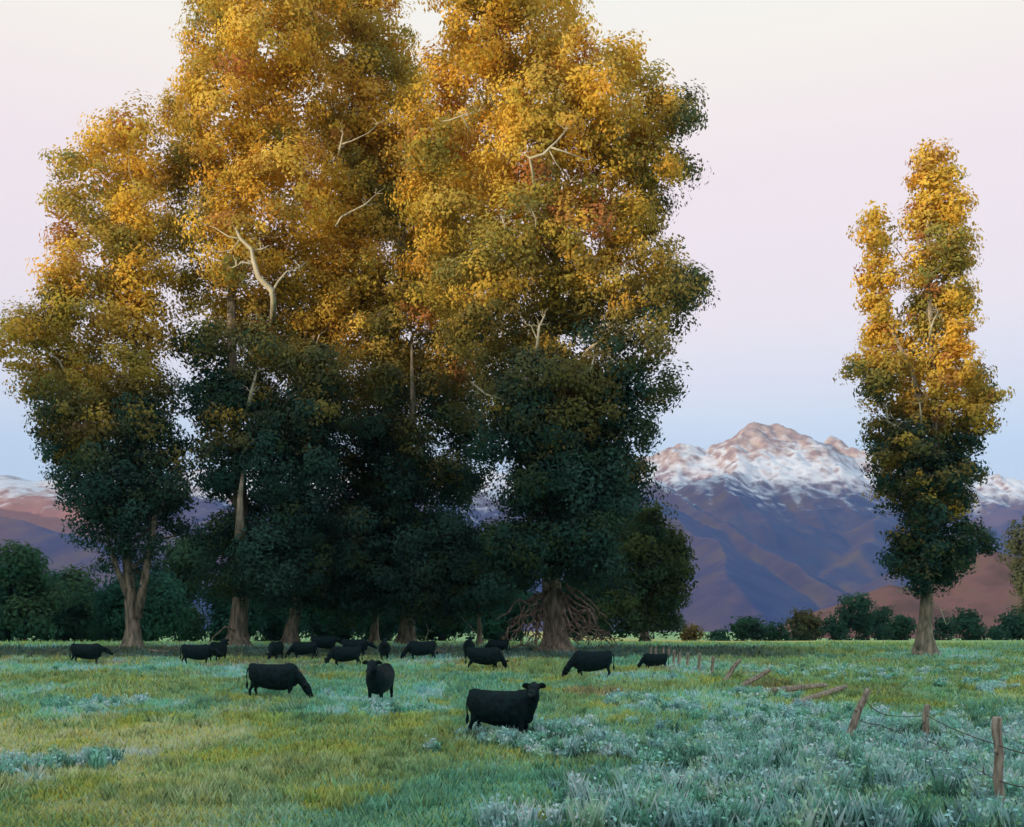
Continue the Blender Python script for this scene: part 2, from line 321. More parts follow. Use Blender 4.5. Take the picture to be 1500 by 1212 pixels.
def crown(blobs, Y0, depth, clump_r=1.25, leaf=.26, dens=1.0, colour=None, fill=1.0, seed=0, shrink=0.):
    """blobs: (px, py, radius px[, depth offset m]) -> leaf mesh data; every blob is a real ellipsoid of leaf clumps"""
    V, F, C = [], [], []; off = 0; rng = np.random.default_rng(seed+5)
    ctr = []
    for k, bl in enumerate(blobs):
        px, py, r = bl[:3]; dy = bl[3] if len(bl) > 3 else rng.uniform(-1, 1)*depth
        Y = Y0+dy; c = P(px, py, Y); rr = r*Y/1500; rr = max(rr-shrink, rr*.35); ctr.append((c, rr))
    for c, rr in ctr:
        nc = int(max(5, 4*math.pi*rr*rr/(clump_r**2*2.3)*fill))
        d = rng.normal(size=(nc, 3)); d /= np.linalg.norm(d, axis=1)[:, None]
        rad = rr*(1 - .55*rng.random(nc)**1.8) * (1 + .16*np.sin(d[:, 0]*5+c[0]) * np.cos(d[:, 2]*4+c[2]))
        out_ = rng.random(nc) < .10; rad[out_] *= rng.uniform(1.05, 1.22, out_.sum())
        cc = c + d*rad[:, None]*np.array([1, .95, 1.0])
        cr = clump_r*rng.uniform(.55, 1.3, nc); cr[out_] *= .6
        # colour of each clump
        cols = colour(cc, rng)
        nl = np.maximum(6, (cr/clump_r)**2*54*dens*(clump_r/1.25)**2*(.26/leaf)**2).astype(int)
        idx = np.repeat(np.arange(nc), nl); n = len(idx)
        q = rng.normal(size=(n, 3)); q /= np.linalg.norm(q, axis=1)[:, None]
        rr2 = rng.random(n)**.45
        pos = cc[idx] + q*(cr[idx]*rr2)[:, None]*np.array([1.15, 1.15, .8])
        nr = q*.50 + d[idx]*.75 + rng.normal(size=(n, 3))*.28 + np.array([0, 0, .15]); nr /= np.linalg.norm(nr, axis=1)[:, None]
        sz = leaf*rng.uniform(.5, 1.25, n)
        cl = cols[idx]*rng.uniform(.84, 1.16, (n, 1)); cl = np.clip(cl*rng.uniform(.93, 1.07, (n, 3)), 0, .92)
        v, f, c3 = leaves(pos, nr, sz, cl); V.append(v); F.append(f+off); C.append(c3); off += len(v)
    return np.concatenate(V), np.concatenate(F), np.concatenate(C), ctr
LM = leaf_mat('leaf', .40)
def autumn_shade(z0, z1, xg=None):
    """gold upper crown, dark green below: the shade line put into leaf colour"""
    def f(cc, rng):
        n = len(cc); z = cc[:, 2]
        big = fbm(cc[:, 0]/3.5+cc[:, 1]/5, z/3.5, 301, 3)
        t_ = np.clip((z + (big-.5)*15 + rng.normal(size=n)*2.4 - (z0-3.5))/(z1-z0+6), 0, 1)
        if xg is not None: t_ = t_*(1-.85*sm(xg, xg+4.5, cc[:, 0] + (big-.5)*7))      # right side greener: shade away from the sun put into the colour
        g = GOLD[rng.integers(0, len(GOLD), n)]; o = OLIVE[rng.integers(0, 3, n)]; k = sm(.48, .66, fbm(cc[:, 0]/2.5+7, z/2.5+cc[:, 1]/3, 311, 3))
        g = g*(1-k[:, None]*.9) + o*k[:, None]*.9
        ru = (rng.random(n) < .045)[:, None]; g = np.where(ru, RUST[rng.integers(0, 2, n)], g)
        gr = SHADE_GREEN[rng.integers(0, len(SHADE_GREEN), n)]; kt = sm(.5, .68, fbm(cc[:, 0]/2.1+31, z/2.6+cc[:, 1]/3, 341, 3))[:, None]; gr = gr*(1-kt)+np.array([.060, .130, .100])*kt
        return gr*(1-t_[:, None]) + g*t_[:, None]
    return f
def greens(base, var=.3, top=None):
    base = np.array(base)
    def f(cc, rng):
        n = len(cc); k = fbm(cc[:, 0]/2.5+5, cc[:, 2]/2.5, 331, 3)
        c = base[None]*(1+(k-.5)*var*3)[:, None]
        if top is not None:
            zz = (cc[:, 2]-cc[:, 2].min())/(np.ptp(cc[:, 2])+1e-6); c = c*(1-zz[:, None]*.8)+np.array(top)[None]*zz[:, None]*.8  # each blob lighter towards its top: sunlit tone put into the leaf colour
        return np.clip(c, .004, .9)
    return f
bark = noise_mat('bark', [(.07, .065, .05), (.22, .19, .14), (.42, .32, .24)], 3.0, .95, .05, (1.6, 1.6, .35), .9)
pale = noise_mat('pale_bark', [(.34, .29, .20), (.50, .44, .31), (.62, .56, .42)], 2.2, .9, .05, (1, 1, .5), .4)
deadm = noise_mat('dead_wood', [(.07, .055, .045), (.19, .14, .11), (.33, .26, .21)], 4, .95, .05, (1, 1, .4), .5)
def curve(a_, b_, sag=0., n=7, jit=.25):
    a_ = np.array(a_, float); b_ = np.array(b_, float); l = np.linalg.norm(b_-a_); ps = []
    for i in range(n):
        t_ = i/(n-1); p = a_*(1-t_)+b_*t_; p[2] += sag*l*4*t_*(1-t_)
        if 0 < i < n-1: p = p + np.array([random.uniform(-1, 1) for _ in range(3)])*jit*l*.08
        ps.append(p)
    return ps
def tree(name, label, cat, base_px, Y, blobs, trunk, r0, colour, depth=4., group=None, leaf=.155, clump=1.1, dens=1.1, limbs=8, twig=True, fill=1.22, seed=1, tm=None, stems=(), shrink=0.):
    x0 = X(base_px, Y); z0 = float(gz(np.array([x0]), np.array([Y]))[0]) - .12
    root = empty(name, (x0, Y, z0)); tag(root, label, cat, group)
    O = np.array([x0, Y, z0])
    top = P(trunk[0], trunk[1], Y) if trunk else P(base_px, blobs[0][1], Y)
    H = top[2]-z0; pts = []; rad = []
    nseg = 14 if H > 12 else 8
    for i in range(nseg):
        t_ = i/(nseg-1); p = np.array([x0, Y, z0])*(1-t_) + top*t_
        p = p + np.array([math.sin(t_*5+seed)*.018*H*min(1, t_*3), math.cos(t_*4+seed)*.02*H*min(1, t_*3), 0])
        pts.append(p-O); rad.append(r0*(1-t_*.86)*(1 + 1.3*math.exp(-t_*H/.6)))
    m_ = MB(); ext = []
    for p, r in zip(pts, rad): ext.append((p, r))
    # finer rings near the flare
    fl = [(O*0 + np.array([0, 0, dz]), r0*(1+1.3*math.exp(-dz/.6))) for dz in (0, .25, .55, .95, 1.5)]
    P_ = [f[0] for f in fl] + [p for p in pts if p[2] > 2.0]; R_ = [f[1] for f in fl] + [r for p, r in zip(pts, rad) if p[2] > 2.0]
    m_.tube(P_, R_, 14, .12); link('trunk', m_.mesh('trunk'), tm or bark, root)
    for st in stems:
        q = [P(a_, b_, Y+c_)-O for a_, b_, c_ in st[0]]; k = len(q)
        s_ = MB(); s_.tube(q, [st[1]*(1-.75*i/(k-1)) for i in range(k)], 9, .1); link('stem', s_.mesh('stem'), st[2] if len(st) > 2 else bark, root)
    v, f, c, ctr = crown(blobs, Y, depth, clump, leaf, dens, colour, fill, seed, shrink)
    o = link('crown', np_mesh('crown', v-O, f, c), LM, root)
    if limbs:
        step = max(1, len(ctr)//limbs)
        for (cc, rr) in ctr[::step]:
            tz = max(H*.18, min(H*.92, (cc[2]-z0)-.45*abs(cc[0]-x0)-2.5)); tt = tz/H
            i = min(len(pts)-2, int(tt*(len(pts)-1))); fr = tt*(len(pts)-1)-i; a_ = pts[i]*(1-fr)+pts[i+1]*fr
            e = cc-O; cv = curve(a_, e, -.05, 8, .6); ra = max(.06, min(r0*.45, rad[i]*.55))
            lm_ = MB(); lm_.tube(cv, [ra*(1-.8*j/7) for j in range(8)], 7, .1)
            if twig:
                for _ in range(4):
                    s0 = cv[random.randint(3, 7)]; d_ = np.array([random.uniform(-1, 1), random.uniform(-1, 1), random.uniform(-.1, 1)]); d_ /= np.linalg.norm(d_)
                    lm_.tube(curve(s0, s0+d_*rr*random.uniform(.5, .95), .03, 5, .8), [ra*.35*(1-.8*j/4) for j in range(5)], 5, 0)
            link('branch', lm_.mesh('branch'), pale if (seed in (3, 8, 14, 21, 35, 44) and cc[2] > 17) else bark, root)
    return root, O
def bare_branch(root, O, path, r, Y, forks=()):
    """pale leafless limb showing through the crown"""
    m_ = MB(); q = [P(a_, b_, Y+d_*.9)-O for a_, b_, d_ in path]; k = len(q)
    m_.tube(q, [r*(1-.65*i/(k-1)) for i in range(k)], 7, .15)
    for fk, fr in forks:
        q = [P(a_, b_, Y+d_*.9)-O for a_, b_, d_ in fk]; k = len(q); m_.tube(q, [fr*(1-.8*i/(k-1)) for i in range(k)], 6, .1)
    ends = [fk[-1] for fk, _ in forks] + [path[-1]] + [path[len(path)//2]]
    for (a_, b_, d_) in ends:                       # fine twigs
        e0 = P(a_, b_, Y+d_*.9)-O
        for _ in range(4):
            e1 = e0 + np.array([random.uniform(-.9, .9), random.uniform(-.3, .9), random.uniform(-.1, .9)]); m_.tube(curve(e0, e1, .02, 5, 1.2), [r*.22*(1-.8*i/4) for i in range(5)], 5, 0)
    return link('bare_branch', m_.mesh('bare_branch'), pale, root)

G1 = 'tall golden cottonwoods of the riverside stand'
# A: leftmost of the stand
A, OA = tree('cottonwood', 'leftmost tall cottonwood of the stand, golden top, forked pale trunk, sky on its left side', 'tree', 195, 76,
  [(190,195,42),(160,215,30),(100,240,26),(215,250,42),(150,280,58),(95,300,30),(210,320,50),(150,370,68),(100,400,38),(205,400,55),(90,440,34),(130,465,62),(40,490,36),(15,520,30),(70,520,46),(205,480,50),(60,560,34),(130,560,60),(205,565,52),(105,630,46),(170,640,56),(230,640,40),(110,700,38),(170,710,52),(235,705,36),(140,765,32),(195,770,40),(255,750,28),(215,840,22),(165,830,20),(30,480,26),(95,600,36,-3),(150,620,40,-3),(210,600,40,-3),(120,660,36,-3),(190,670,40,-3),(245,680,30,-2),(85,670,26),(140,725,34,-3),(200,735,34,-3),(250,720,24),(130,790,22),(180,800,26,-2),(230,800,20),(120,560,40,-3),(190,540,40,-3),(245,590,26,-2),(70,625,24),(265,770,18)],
  (190, 300), .46, autumn_shade(18.5, 24), 3.4, G1, limbs=10, seed=3,
  stems=[([(202, 905, -.4), (212, 850, -.8), (222, 790, -1.5), (232, 725, -2.2), (236, 640, -2)], .36), ([(190, 880, -.3), (172, 835, -.9), (158, 790, -1.4), (156, 730, -1.6)], .26)])
# B
B, OB = tree('cottonwood', 'tall golden cottonwood second from the left, big bare forked limb showing in its crown', 'tree', 349, 79,
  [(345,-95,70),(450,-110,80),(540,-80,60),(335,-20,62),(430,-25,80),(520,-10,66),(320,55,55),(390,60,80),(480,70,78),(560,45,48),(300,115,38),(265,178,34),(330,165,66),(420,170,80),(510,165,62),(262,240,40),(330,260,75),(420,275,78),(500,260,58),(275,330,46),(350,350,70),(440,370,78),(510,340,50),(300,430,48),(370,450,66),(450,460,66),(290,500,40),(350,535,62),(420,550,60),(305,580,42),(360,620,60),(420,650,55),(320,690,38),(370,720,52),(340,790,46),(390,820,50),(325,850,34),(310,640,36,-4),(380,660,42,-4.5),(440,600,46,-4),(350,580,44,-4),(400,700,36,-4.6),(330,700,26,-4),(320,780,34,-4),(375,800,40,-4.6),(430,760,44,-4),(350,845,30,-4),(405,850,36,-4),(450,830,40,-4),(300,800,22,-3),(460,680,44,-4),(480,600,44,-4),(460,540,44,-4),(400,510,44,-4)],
  (365, 60), .62, autumn_shade(21.5, 28), 5.0, G1, limbs=12, seed=8,
  stems=[([(352, 790, -5.4), (352, 760, -5.7), (352, 730, -5.8), (356, 690, -5.4)], .42), ([(345, 925, -.6), (330, 918, -1.4), (312, 934, -2.4), (303, 948, -2.8)], .09)])
bare_branch(B, OB, [(400, 470, -4.2), (401, 440, -6.6), (398, 425, -7.2), (378, 405, -7.3), (372, 385, -7.2), (368, 365, -7.1), (352, 350, -6.9), (345, 335, -6.3)], .26, 79,
  [([(399, 428, -7.2), (408, 412, -7.1), (420, 398, -6.9), (440, 393, -6.4)], .12), ([(372, 388, -7.2), (355, 384, -7.1), (346, 390, -6.7)], .08), ([(367, 368, -7.1), (382, 366, -6.9)], .07), ([(352, 350, -6.9), (335, 347, -6.8), (315, 334, -6.4), (300, 330, -6)], .07), ([(352, 350, -6.9), (340, 366, -6.8), (318, 370, -6.4)], .06)])
bare_branch(B, OB, [(495, 235, -3.5), (498, 218, -6.0), (502, 196, -6.2)], .13, 79, [([(499, 212, -6), (515, 207, -6.1), (540, 195, -6), (556, 180, -5.5)], .07)])
bare_branch(B, OB, [(492, 332, -5.0), (500, 318, -5.4), (535, 300, -5.7), (552, 284, -5)], .10, 79)
bare_branch(B, OB, [(364, 600, -5.2), (368, 575, -6.2), (376, 545, -6.0)], .2, 79)
# C: trunk 427
Ct, OC = tree('cottonwood', 'cottonwood with a short red-brown trunk just right of the second tree, dark green lower crown', 'tree', 427, 82,
  [(500,430,60),(470,520,55),(490,600,60),(440,620,50),(450,700,60),(510,690,55),(430,780,60),(490,780,60),(460,850,55),(405,860,40),(510,850,45),(530,330,50),(545,240,45)],
  (470, 420), .46, autumn_shade(21, 28), 3.5, G1, limbs=7, seed=14)
bare_branch(Ct, OC, [(392, 755, -3), (398, 735, -5.4), (405, 715, -5.2)], .06, 82)
# D
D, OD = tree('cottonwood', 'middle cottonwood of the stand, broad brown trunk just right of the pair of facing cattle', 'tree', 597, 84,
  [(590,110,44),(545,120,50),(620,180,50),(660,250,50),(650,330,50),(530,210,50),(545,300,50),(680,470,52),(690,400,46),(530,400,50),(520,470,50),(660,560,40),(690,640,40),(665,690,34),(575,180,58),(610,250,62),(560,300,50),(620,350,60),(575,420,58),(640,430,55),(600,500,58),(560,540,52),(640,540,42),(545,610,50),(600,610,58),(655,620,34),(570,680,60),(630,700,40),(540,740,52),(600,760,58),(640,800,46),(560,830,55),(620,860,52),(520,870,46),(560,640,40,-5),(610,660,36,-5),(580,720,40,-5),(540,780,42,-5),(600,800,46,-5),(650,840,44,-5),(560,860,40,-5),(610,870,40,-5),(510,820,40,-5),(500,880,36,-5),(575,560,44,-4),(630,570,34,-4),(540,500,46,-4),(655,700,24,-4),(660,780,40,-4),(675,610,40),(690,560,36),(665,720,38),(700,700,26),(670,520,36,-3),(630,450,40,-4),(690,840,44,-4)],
  (590, 180), .58, autumn_shade(21, 29), 4.5, G1, limbs=9, seed=21,
  stems=[([(606, 620, -5.2), (604, 560, -5.8), (603, 505, -5.5)], .28)])
bare_branch(D, OD, [(620, 945, -1.5), (628, 925, -2), (620, 900, -1.2)], .05, 84)
# E small
E, OE = tree('cottonwood', 'slim young cottonwood, short pale trunk directly behind the front-facing cow', 'tree', 549, 86,
  [(535,880,36),(560,860,40),(530,820,44),(570,800,40),(545,740,40)], (548, 800), .30, autumn_shade(30, 40), 2.0, G1, limbs=3, seed=25)
Fp, OF = tree('cottonwood', 'thin bare-stemmed cottonwood between the middle tree and the broad right trunk', 'tree', 703, 81,
  [(680,850,46),(720,870,36),(655,880,36),(700,800,40),(700,905-20,26),(740,820,40)], (701, 840), .17, autumn_shade(30, 40), 2.4, G1, limbs=3, seed=29)
# G: the broad tree on the right
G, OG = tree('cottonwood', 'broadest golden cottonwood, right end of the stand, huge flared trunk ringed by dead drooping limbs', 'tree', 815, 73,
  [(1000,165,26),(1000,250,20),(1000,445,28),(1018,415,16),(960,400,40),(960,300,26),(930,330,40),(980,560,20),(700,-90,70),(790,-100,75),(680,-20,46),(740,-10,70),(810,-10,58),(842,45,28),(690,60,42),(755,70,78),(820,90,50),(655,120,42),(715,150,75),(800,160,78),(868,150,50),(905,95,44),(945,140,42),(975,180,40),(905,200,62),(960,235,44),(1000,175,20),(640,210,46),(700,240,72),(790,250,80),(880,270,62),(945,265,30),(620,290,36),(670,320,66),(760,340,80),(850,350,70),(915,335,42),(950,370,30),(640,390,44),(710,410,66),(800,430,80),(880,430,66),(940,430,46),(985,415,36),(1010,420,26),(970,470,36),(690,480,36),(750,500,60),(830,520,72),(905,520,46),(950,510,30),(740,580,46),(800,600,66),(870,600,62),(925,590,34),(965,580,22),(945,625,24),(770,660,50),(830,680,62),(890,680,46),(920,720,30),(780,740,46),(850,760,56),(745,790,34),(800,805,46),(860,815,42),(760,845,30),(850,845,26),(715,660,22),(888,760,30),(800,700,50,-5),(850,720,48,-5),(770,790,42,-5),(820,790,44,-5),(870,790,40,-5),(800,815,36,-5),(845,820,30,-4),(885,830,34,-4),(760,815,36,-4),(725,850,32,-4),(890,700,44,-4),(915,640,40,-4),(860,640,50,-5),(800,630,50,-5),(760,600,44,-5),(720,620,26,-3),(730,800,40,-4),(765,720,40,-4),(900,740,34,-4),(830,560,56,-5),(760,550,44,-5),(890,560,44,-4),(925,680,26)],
  (800, 120), .74, autumn_shade(21, 27.5, 8.5), 5.5, G1, limbs=14, seed=35)
bare_branch(G, OG, [(785, 300, -4), (781, 255, -7.5), (776, 232, -8.2), (797, 226, -8.4), (806, 216, -8.4), (815, 208, -8.2), (830, 190, -7.2)], .12, 73,
  [([(806, 216, -8.4), (825, 222, -8.3), (842, 228, -8.2), (858, 234, -7.8)], .07), ([(776, 232, -8.2), (768, 226, -7.9)], .05), ([(803, 218, -8.4), (815, 240, -8), (836, 266, -7.4)], .045)])
bare_branch(G, OG, [(690, 200, -5), (684, 182, -7.4), (676, 170, -7.6), (660, 176, -7.5), (648, 178, -7)], .07, 73, [([(676, 170, -7.6), (700, 164, -7.2)], .04)])
bare_branch(G, OG, [(783, 530, -5), (787, 505, -6.9), (790, 478, -6.8), (796, 466, -6.4)], .13, 73, [([(788, 500, -6.9), (778, 478, -6.7)], .07)])
bare_branch(G, OG, [(832, 575, -4), (850, 552, -6.6), (866, 540, -6.8), (870, 524, -6.4)], .11, 73, [([(850, 552, -6.6), (838, 566, -6.6)], .06)])
bare_branch(G, OG, [(742, 345, -5), (739, 330, -7.6), (735, 318, -7.4)], .07, 73)
bare_branch(G, OG, [(785, 340, -5), (785, 322, -7.6), (780, 310, -7.3)], .07, 73)
bare_branch(G, OG, [(690, 560, -3.2), (712, 578, -5.6), (735, 585, -5.9), (752, 594, -5.6)], .07, 73)
# skirt of dead drooping limbs round the big trunk
sk = [(806, 852, 736, 946), (828, 856, 905, 946), (798, 866, 744, 900), (834, 862, 890, 905), (812, 862, 748, 938), (806, 868, 762, 942), (800, 880, 778, 944), (808, 872, 772, 930), (795, 890, 785, 946), (822, 868, 872, 940), (828, 878, 886, 928), (824, 884, 862, 946), (830, 872, 895, 945), (818, 862, 846, 944), (802, 862, 756, 915), (835, 890, 874, 936), (800, 900, 770, 946), (826, 900, 850, 946), (790, 886, 748, 925)]
for i, (a1, b1, a2, b2) in enumerate(sk):
    m_ = MB(); dd = -1.0 - random.random()*2.6; st_ = P(a1, b1, 73-.7)-OG; en = P(a2, b2, 73+dd)-OG
    cv = curve(st_, en, .015, 8, 1.1); m_.tube(cv, [.13*(1-.75*j/7) for j in range(8)], 6, .2)
    for _ in range(5):
        s0 = cv[random.randint(2, 6)]; e = s0 + np.array([random.uniform(-1.1, 1.1), random.uniform(-.8, .4), random.uniform(-1.3, -.1)]); e[2] = max(e[2], .05)
        m_.tube(curve(s0, e, .02, 5, .9), [.05, .042, .032, .022, .012], 5, 0)
    link('dead_branch', m_.mesh('dead_branch'), deadm, G)

# H: the lone two-columned poplar
Hh, OH = tree('poplar', 'lone narrow golden poplar on the right with twin pointed tops and a straight bare trunk', 'tree', 1355, 68,
  [(1368,232,26,0),(1350,262,22),(1388,262,24),(1366,285,36,0),(1395,310,28),(1350,325,30),(1378,350,40,0),(1404,375,28),(1352,390,32),(1382,420,42,0),(1404,450,28),(1352,460,34),(1382,490,42),
   (1282,318,18,0),(1276,345,20),(1294,345,20),(1284,380,26,0),(1272,415,18),(1300,415,22),(1290,450,28,0),(1300,490,30),(1285,490,20),
   (1268,525,24),(1250,545,14),(1300,540,34),(1345,530,38),(1395,540,38),(1430,560,26),(1450,580,22),(1440,612,22),(1280,575,22),(1320,590,38),(1370,595,46,0),(1410,600,34),
   (1290,630,26),(1340,640,40),(1390,645,38),(1425,645,22),(1285,672,22),(1320,685,34),(1365,695,42,0),(1410,690,30),(1300,705,20),(1340,735,32),(1385,735,32),(1350,775,32),(1395,780,30),(1425,795,26),(1445,800,14),(1330,810,28),(1375,820,34),(1410,815,22),(1315,838,18),(1350,850,26),(1385,850,22),(1350,700,34,-1.6),(1385,700,34,-1.6),(1355,750,36,-1.6),(1330,790,28,-1.4),(1370,800,34,-1.6),(1400,810,28,-1.4),(1350,830,26,-1.4),(1300,730,20),(1305,650,28),(1400,740,26),(1330,650,34,-1.6),(1310,820,18)],
  (1368, 330), .46, autumn_shade(16.5, 19, 30.5), 1.6, None, leaf=.145, clump=.66, shrink=.10, fill=1.6, limbs=12, seed=44,
  stems=[([(1352, 600, -.5), (1335, 545, -.4), (1305, 480, -.2), (1288, 400, 0)], .2)])
bare_branch(Hh, OH, [(1360, 505, -1), (1364, 480, -2.5), (1368, 468, -2.6), (1374, 458, -2.2)], .08, 68, [([(1364, 480, -2.5), (1360, 462, -2.4)], .05)])
bare_branch(Hh, OH, [(1350, 640, -1), (1349, 610, -2.6), (1347, 590, -2.4)], .09, 68)
bare_branch(Hh, OH, [(1352, 870, -.3), (1340, 868, -1), (1326, 862, -1.3), (1318, 868, -1.4)], .05, 68)
bare_branch(Hh, OH, [(1364, 880, -.3), (1378, 893, -1), (1386, 915, -1.4)], .045, 68)

# background trees and shrubs
GB = 'dark green trees in the wood behind the cottonwoods'
def auto_blobs(px, top, bot, wid, n, rr, tp=.6):
    out_ = []
    for i in range(n):
        t_ = (i+.5)/n; y = top+rr*.8 + (bot-rr*.6-top-rr*.8)*t_; w_ = wid*(tp+(1-tp)*math.sin(math.pi*min(1, t_*.75+.15)))
        out_.append((px+random.uniform(-1, 1)*(w_-rr), y, rr*random.uniform(.8, 1.15)))
    out_.append((px, top+rr, rr)); return out_
Tg, OT = tree('oak', 'rounded dark green tree just right of the cottonwood stand, olive top against the purple slopes', 'tree', 945, 112,
  [(925,775,34),(950,765,28),(900,780,24),(975,800,28),(1000,805,16),(930,820,42),(975,835,34),(905,850,40),(960,870,40),(995,840,18),(900,900,34),(940,905,34),(975,900,28),(985,870,22)],
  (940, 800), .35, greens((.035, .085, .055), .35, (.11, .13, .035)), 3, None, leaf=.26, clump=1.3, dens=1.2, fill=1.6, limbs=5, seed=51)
bgt = [(35, 800, 62, 'rounded green tree at the left edge of the photo, olive tinted top'), (112, 838, 55, 'low bushy green tree second from the left edge, mauve gap at its foot'),
       (268, 785, 56, 'green tree filling the gap between the first and second cottonwoods'), (180, 850, 45, 'low dark tree behind the leftmost cottonwood trunk'),
       (340, 850, 50, 'dark tree behind the second cottonwood trunk'), (415, 840, 55, 'dark tree behind the short red-brown trunk'), (490, 850, 60, 'dark teal tree left of the front-facing cow'),
       (570, 850, 60, 'dark teal tree behind the middle cottonwood trunk'), (650, 850, 60, 'dark tree seen between the middle and thin trunks'), (735, 850, 60, 'dark tree left of the broad dead-skirted trunk'), (850, 840, 60, 'dark tree right of the broad dead-skirted trunk')]
bgt += [(2, 835, 40, 'dark low tree cut by the left edge of the photo'), (78, 845, 42, 'low tree filling the dip between the two left rounded trees'), (148, 868, 44, 'lowest tree left of the leftmost cottonwood trunk'), (228, 845, 46, 'tree just right of the leftmost cottonwood trunk')]
for i, (px, top, wd, lb) in enumerate(bgt):
    Yb = 118 + (i*37 % 11)*2.2
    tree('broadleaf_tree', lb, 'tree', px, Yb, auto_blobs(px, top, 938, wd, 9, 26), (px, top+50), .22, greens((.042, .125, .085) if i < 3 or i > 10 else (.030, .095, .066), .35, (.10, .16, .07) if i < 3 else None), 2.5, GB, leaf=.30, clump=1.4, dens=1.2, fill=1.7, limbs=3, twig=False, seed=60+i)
GS = 'round green shrubs along the far edge of the meadow'
shr = [(1012, 918, 14, 'tiny dry bush, leftmost of the far shrubs, next to a tan gap'), (1090, 903, 32, 'rounded green shrub left of the far shrub row, below the purple slope'), (1140, 915, 26, 'low green shrub filling the dip in the far row'),
       (1178, 893, 32, 'shrub with an olive-tinted top in the far row'), (1222, 905, 28, 'low dark shrub left of the tallest pointed shrub'), (1257, 868, 30, 'tallest pointed shrub of the far row, left of the lone poplar'), (1292, 888, 26, 'shrub just right of the tallest pointed shrub'),
       (1322, 900, 26, 'shrub touching the left side of the poplar trunk'), (1382, 905, 20, 'small shrub against the right side of the poplar trunk'), (1418, 890, 30, 'rounded shrub in front of the red hill'), (1460, 915, 18, 'small low shrub between two rounded shrubs by the right edge'), (1492, 893, 32, 'green shrub cut by the right edge of the photo'), (1052, 922, 16, 'lowest flat shrub at the left end of the far row')]
for i, (px, top, wd, lb) in enumerate(shr):
    Yb = 165 + (i*29 % 7)*5
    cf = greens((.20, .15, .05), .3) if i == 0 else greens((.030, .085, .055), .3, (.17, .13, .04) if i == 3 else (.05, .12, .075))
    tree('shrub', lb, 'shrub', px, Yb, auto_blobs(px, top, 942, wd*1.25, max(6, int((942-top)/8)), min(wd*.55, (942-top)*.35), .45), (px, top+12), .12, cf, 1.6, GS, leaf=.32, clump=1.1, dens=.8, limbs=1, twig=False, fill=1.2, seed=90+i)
tree('olive_tree', 'olive-green tree leaning in at the right edge, above the red hill', 'tree', 1520, 200,
     [(1500, 815, 24), (1485, 800, 12), (1520, 790, 40), (1495, 850, 18), (1530, 850, 40), (1530, 900, 40), (1515, 880, 24)], (1520, 820), .3, greens((.10, .11, .06), .3), 3, None, leaf=.42, clump=1.6, limbs=2, twig=False, seed=120)

# ------------------------------------------------------------------ grass and sagebrush
def scatter(n, y0, y1, pw=1.0):
    """random places over the meadow in front of the camera, denser close by"""
    u = RNG.random(n)
    y = (y0**(-pw) + u*(y1**(-pw) - y0**(-pw)))**(-1/pw)
    hw = y*.56+1.5
    x = (RNG.random(n)*2-1)*hw
    return x, y
def blades(x, y, z, h, wd, lean, col, tipcol):
    n = len(x); a_ = RNG.random(n)*2*np.pi; dx = np.cos(a_); dy = np.sin(a_)
    la = RNG.random(n)*2*np.pi; lx = np.cos(la)*lean*h; ly = np.sin(la)*lean*h
    b0 = np.stack([x-dx*wd, y-dy*wd, z], -1); b1 = np.stack([x+dx*wd, y+dy*wd, z], -1)
    m1_ = np.stack([x+dx*wd*.7+lx*.4, y+dy*wd*.7+ly*.4, z+h*.6], -1); tp = np.stack([x+lx, y+ly, z+h], -1)
    v = np.stack([b0, b1, m1_, tp], 1).reshape(-1, 3); f = np.arange(4*n).reshape(n, 4)
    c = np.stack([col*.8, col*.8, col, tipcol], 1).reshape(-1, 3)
    return v, f, c
GMt = leaf_mat('grass_blade', .3)
x, y = scatter(330000, 15.5, 90, .75)
c, s = field(x, y); keep = (RNG.random(len(x)) > s*.8*sm(36, 30, y)) ; x, y, c = x[keep], y[keep], c[keep]
dk = (c.sum(1) < .2) & (y > 60) & (RNG.random(len(x)) < .85); x, y, c = x[~dk], y[~dk], c[~dk]
hh = (.05 + .14*fbm(x/1.3, y/1.3, 401, 3)**1.5)*(1+(y/60))*RNG.uniform(.5, 1.4, len(x))
pal = np.array([[1, 1, 1], [1.2, 1.1, .7], [.8, 1.15, 1.3], [1.5, 1.15, .6], [.5, .62, .6], [1.0, 1.3, 1.15], [1.35, 1.3, 1.6]])
c2 = np.clip(c*pal[RNG.integers(0, 7, len(x))]*RNG.uniform(.75, 1.5, (len(x), 1)), 0, .8)
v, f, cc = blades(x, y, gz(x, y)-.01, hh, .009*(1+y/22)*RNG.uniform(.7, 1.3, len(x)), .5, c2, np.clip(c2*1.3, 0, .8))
tx, ty = scatter(9000, 15.5, 75, .6); tc_, ts = field(tx, ty); kk = (fbm(tx/2.2, ty/2.8, 451, 3) > .47) & ~((tc_.sum(1) < .25) & (ty > 60)); tx, ty, tc_ = tx[kk], ty[kk], tc_[kk]
nt_ = 44; q = len(tx); tcol = np.clip(tc_*np.array([[1.0, 1.25, 1.15], [1.3, 1.2, .9], [.8, .95, .95], [1.3, 1.45, 1.5]])[RNG.integers(0, 4, q)], 0, .8); tcol = np.repeat(tcol, nt_, 0)*RNG.uniform(.65, 1.35, (q*nt_, 1))
tr_ = np.repeat(RNG.uniform(.05, .30, q), nt_)*np.sqrt(RNG.random(q*nt_)); ta = RNG.random(q*nt_)*2*np.pi; gx_ = np.repeat(tx, nt_)+np.cos(ta)*tr_*1.4; gy_ = np.repeat(ty, nt_)+np.sin(ta)*tr_
th = np.repeat(RNG.uniform(.14, .34, q), nt_)*RNG.uniform(.4, 1.2, q*nt_)
